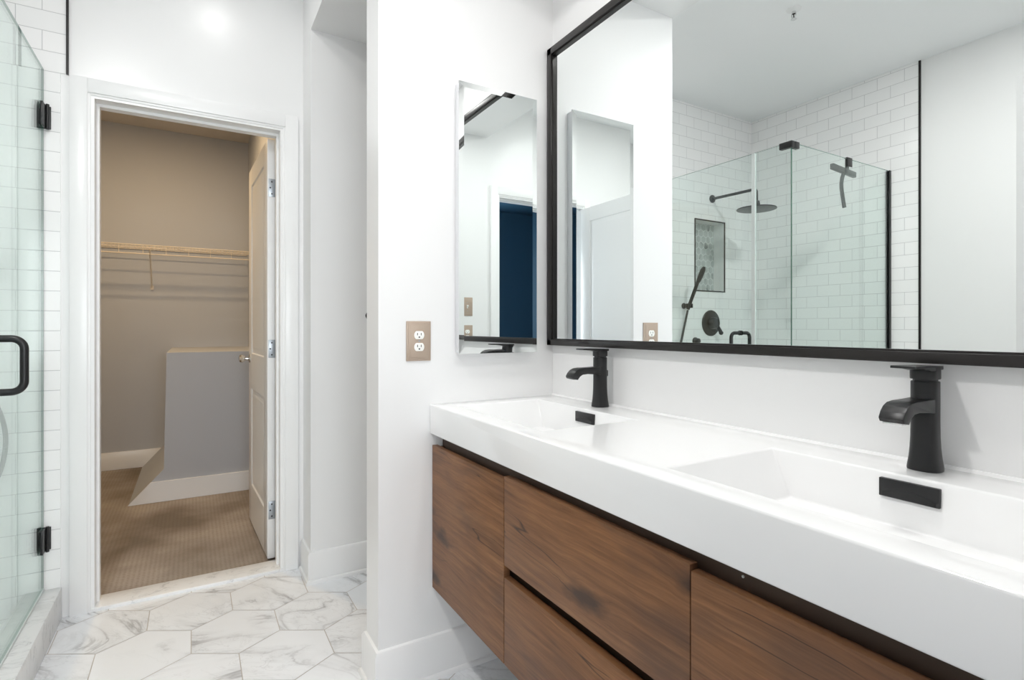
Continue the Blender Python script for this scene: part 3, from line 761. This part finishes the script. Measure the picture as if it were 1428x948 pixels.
for k in range(14):
    a0 = math.radians(35 + 290 * k / 14); a1 = math.radians(35 + 290 * (k + 1) / 14)
    P_ = lambda r_, a: (-0.80 + r_ * math.sin(a), 2.741 - r_ * math.cos(a))
    b.prism([P_(.0225, a0), P_(.0225, a1), P_(.0262, a1), P_(.0262, a0)], 'z', 1.316, 1.346)
b.build('clip', 'black', h)

# ------------------------------------------------------------------ closet shelf
sh = thing('wire_shelf', 'white wire shelf across the closet back wall', 'shelf', (-.4, YC2, 1.83))
x0, x1, ysf, ybk, zsf = XC1 + .01, XC2 - .012, 5.191, YC2 - .008, 1.828
b = MB()
for y in (ysf, ysf + .10, ysf + .20, ybk): b.cyl((x0, y, zsf), (x1, y, zsf), .0032, seg=8)
n = 66
for k in range(n):
    x = x0 + .012 + (x1 - x0 - .024) * k / (n - 1); b.cyl((x, ysf, zsf + .0035), (x, ybk, zsf + .0035), .0014, seg=6)
b.build('wire_deck', 'wire', sh)
b = MB().cyl((x0, ysf - .002, zsf - .070), (x1, ysf - .002, zsf - .070), .0045, seg=10)
b.cyl((x0, ysf, zsf), (x1, ysf, zsf), .0042, seg=10)
for k in range(n):
    x = x0 + .012 + (x1 - x0 - .024) * k / (n - 1)
    if k % 6 == 0: b.cyl((x, ysf - .001, zsf), (x, ysf - .001, zsf - .070), .002, seg=6)
    else: b.cyl((x, ysf - .001, zsf), (x, ysf - .001, zsf - .022), .0014, seg=6)
b.cyl((x0, ysf - .001, zsf - .022), (x1, ysf - .001, zsf - .022), .0026, seg=8)
b.build('front_rail', 'wire', sh)
for x in (-0.295, -1.0):
    b = MB().tube([(x, ysf + .004, zsf - .030), (x, ybk - .004, 1.512)], .0058, 8); b.box(x - .011, x + .011, ybk - .006, YC2 - .0005, 1.490, 1.525, .002)
    b.build('brace', 'wire', sh)
MB().box(XC2 - .014, XC2 - .0005, ysf - .012, ysf + .03, zsf - .085, zsf + .012, .002).build('end_bracket', 'wire', sh)

# ------------------------------------------------------------------ alcove hook, sprinkler
k = thing('robe_hook', 'small black round hook peeking past the wing wall edge', 'hook', (.738, YA, 1.228))
MB().lathe([(0.020, 0), (0.020, .006), (0.010, .009), (0.007, .020)], (.738, YA, 1.228), 'y', 24).build('base', 'black', k)
MB().lathe([(0.007, .018), (0.012, .024), (0.0165, .034), (0.0165, .042), (0.012, .047)], (.738, YA, 1.228), 'y', 24).build('knob', 'black', k)

s = thing('ceiling_sprinkler', 'small sprinkler head with escutcheon on the main ceiling', 'sprinkler', (-.39, 1.687, ZC))
MB().lathe([(0.012, -.012), (0.020, -.010), (0.036, -.003), (0.038, 0)], (-.39, 1.687, ZC), 'z', 32).build('escutcheon', 'plastic', s)
b = MB().cyl((-.39, 1.687, ZC - .024), (-.39, 1.687, ZC - .008), .0095, seg=14)
b.tube([(-.39, 1.676, ZC - .02), (-.39, 1.674, ZC - .036), (-.39, 1.685, ZC - .050)], .0022, 8, 1); b.tube([(-.39, 1.698, ZC - .02), (-.39, 1.700, ZC - .036), (-.39, 1.689, ZC - .050)], .0022, 8, 1)
b.cyl((-.39, 1.687, ZC - .054), (-.39, 1.687, ZC - .050), .014, seg=18)
b.mi = 1; b.cyl((-.39, 1.687, ZC - .048), (-.39, 1.687, ZC - .024), .0028, seg=8); b.cyl((-.39, 1.687, ZC - .0250), (-.39, 1.687, ZC - .0238), .008, seg=12)
b.build('head', ['chrome', 'dark'], s)

# ------------------------------------------------------------------ recessed lamps
def can_light(x, y, z, power, col, label, glow='glow', r=0.062):
    t = thing('recessed_light', label, 'light', (x, y, z), group='recessed ceiling lights')
    MB().lathe([(r + .020, 0), (r + .020, -.003), (r + .014, -.006), (r + .002, -.006), (r, -.002), (r, 0)], (x, y, z - .0003), 'z', 40).build('trim_ring', 'plastic', t)
    b = MB(); b.poly([(x + r * math.cos(2 * math.pi * k / 40), y + r * math.sin(2 * math.pi * k / 40), z - .0066) for k in range(40)][::-1]); b.build('lens', glow, t, 0)
    L = bpy.data.lights.new('lamp', 'AREA'); L.shape = 'DISK'; L.size = 2 * r; L.energy = power; L.color = col
    lo = bpy.data.objects.new('lamp', L); C.objects.link(lo); lo.parent = t; lo.location = (0, 0, -.010)
    return t
can_light(0.835, 0.497, ZS, P_SOFFIT, LAMP_WHITE, 'recessed light in the soffit above the right-hand basin')
can_light(0.835, 1.180, ZS, P_SOFFIT * 0.22, LAMP_WHITE, 'recessed light in the soffit above the far basin')
can_light(0.10, 2.270, ZC, P_FRONT, LAMP_WHITE, 'recessed light in the main ceiling before the closet door')
can_light(-0.45, 0.950, ZC, P_SIDE_FILL, LAMP_WHITE, 'added fill light, unseen, in the main ceiling between the shower and the open door')  # unseen lamp, added to brighten the left wall and the shower
can_light(-0.30, 4.200, ZC2, P_CLOSET, LAMP_WARM, 'warm recessed light in the closet ceiling', 'glow_warm')
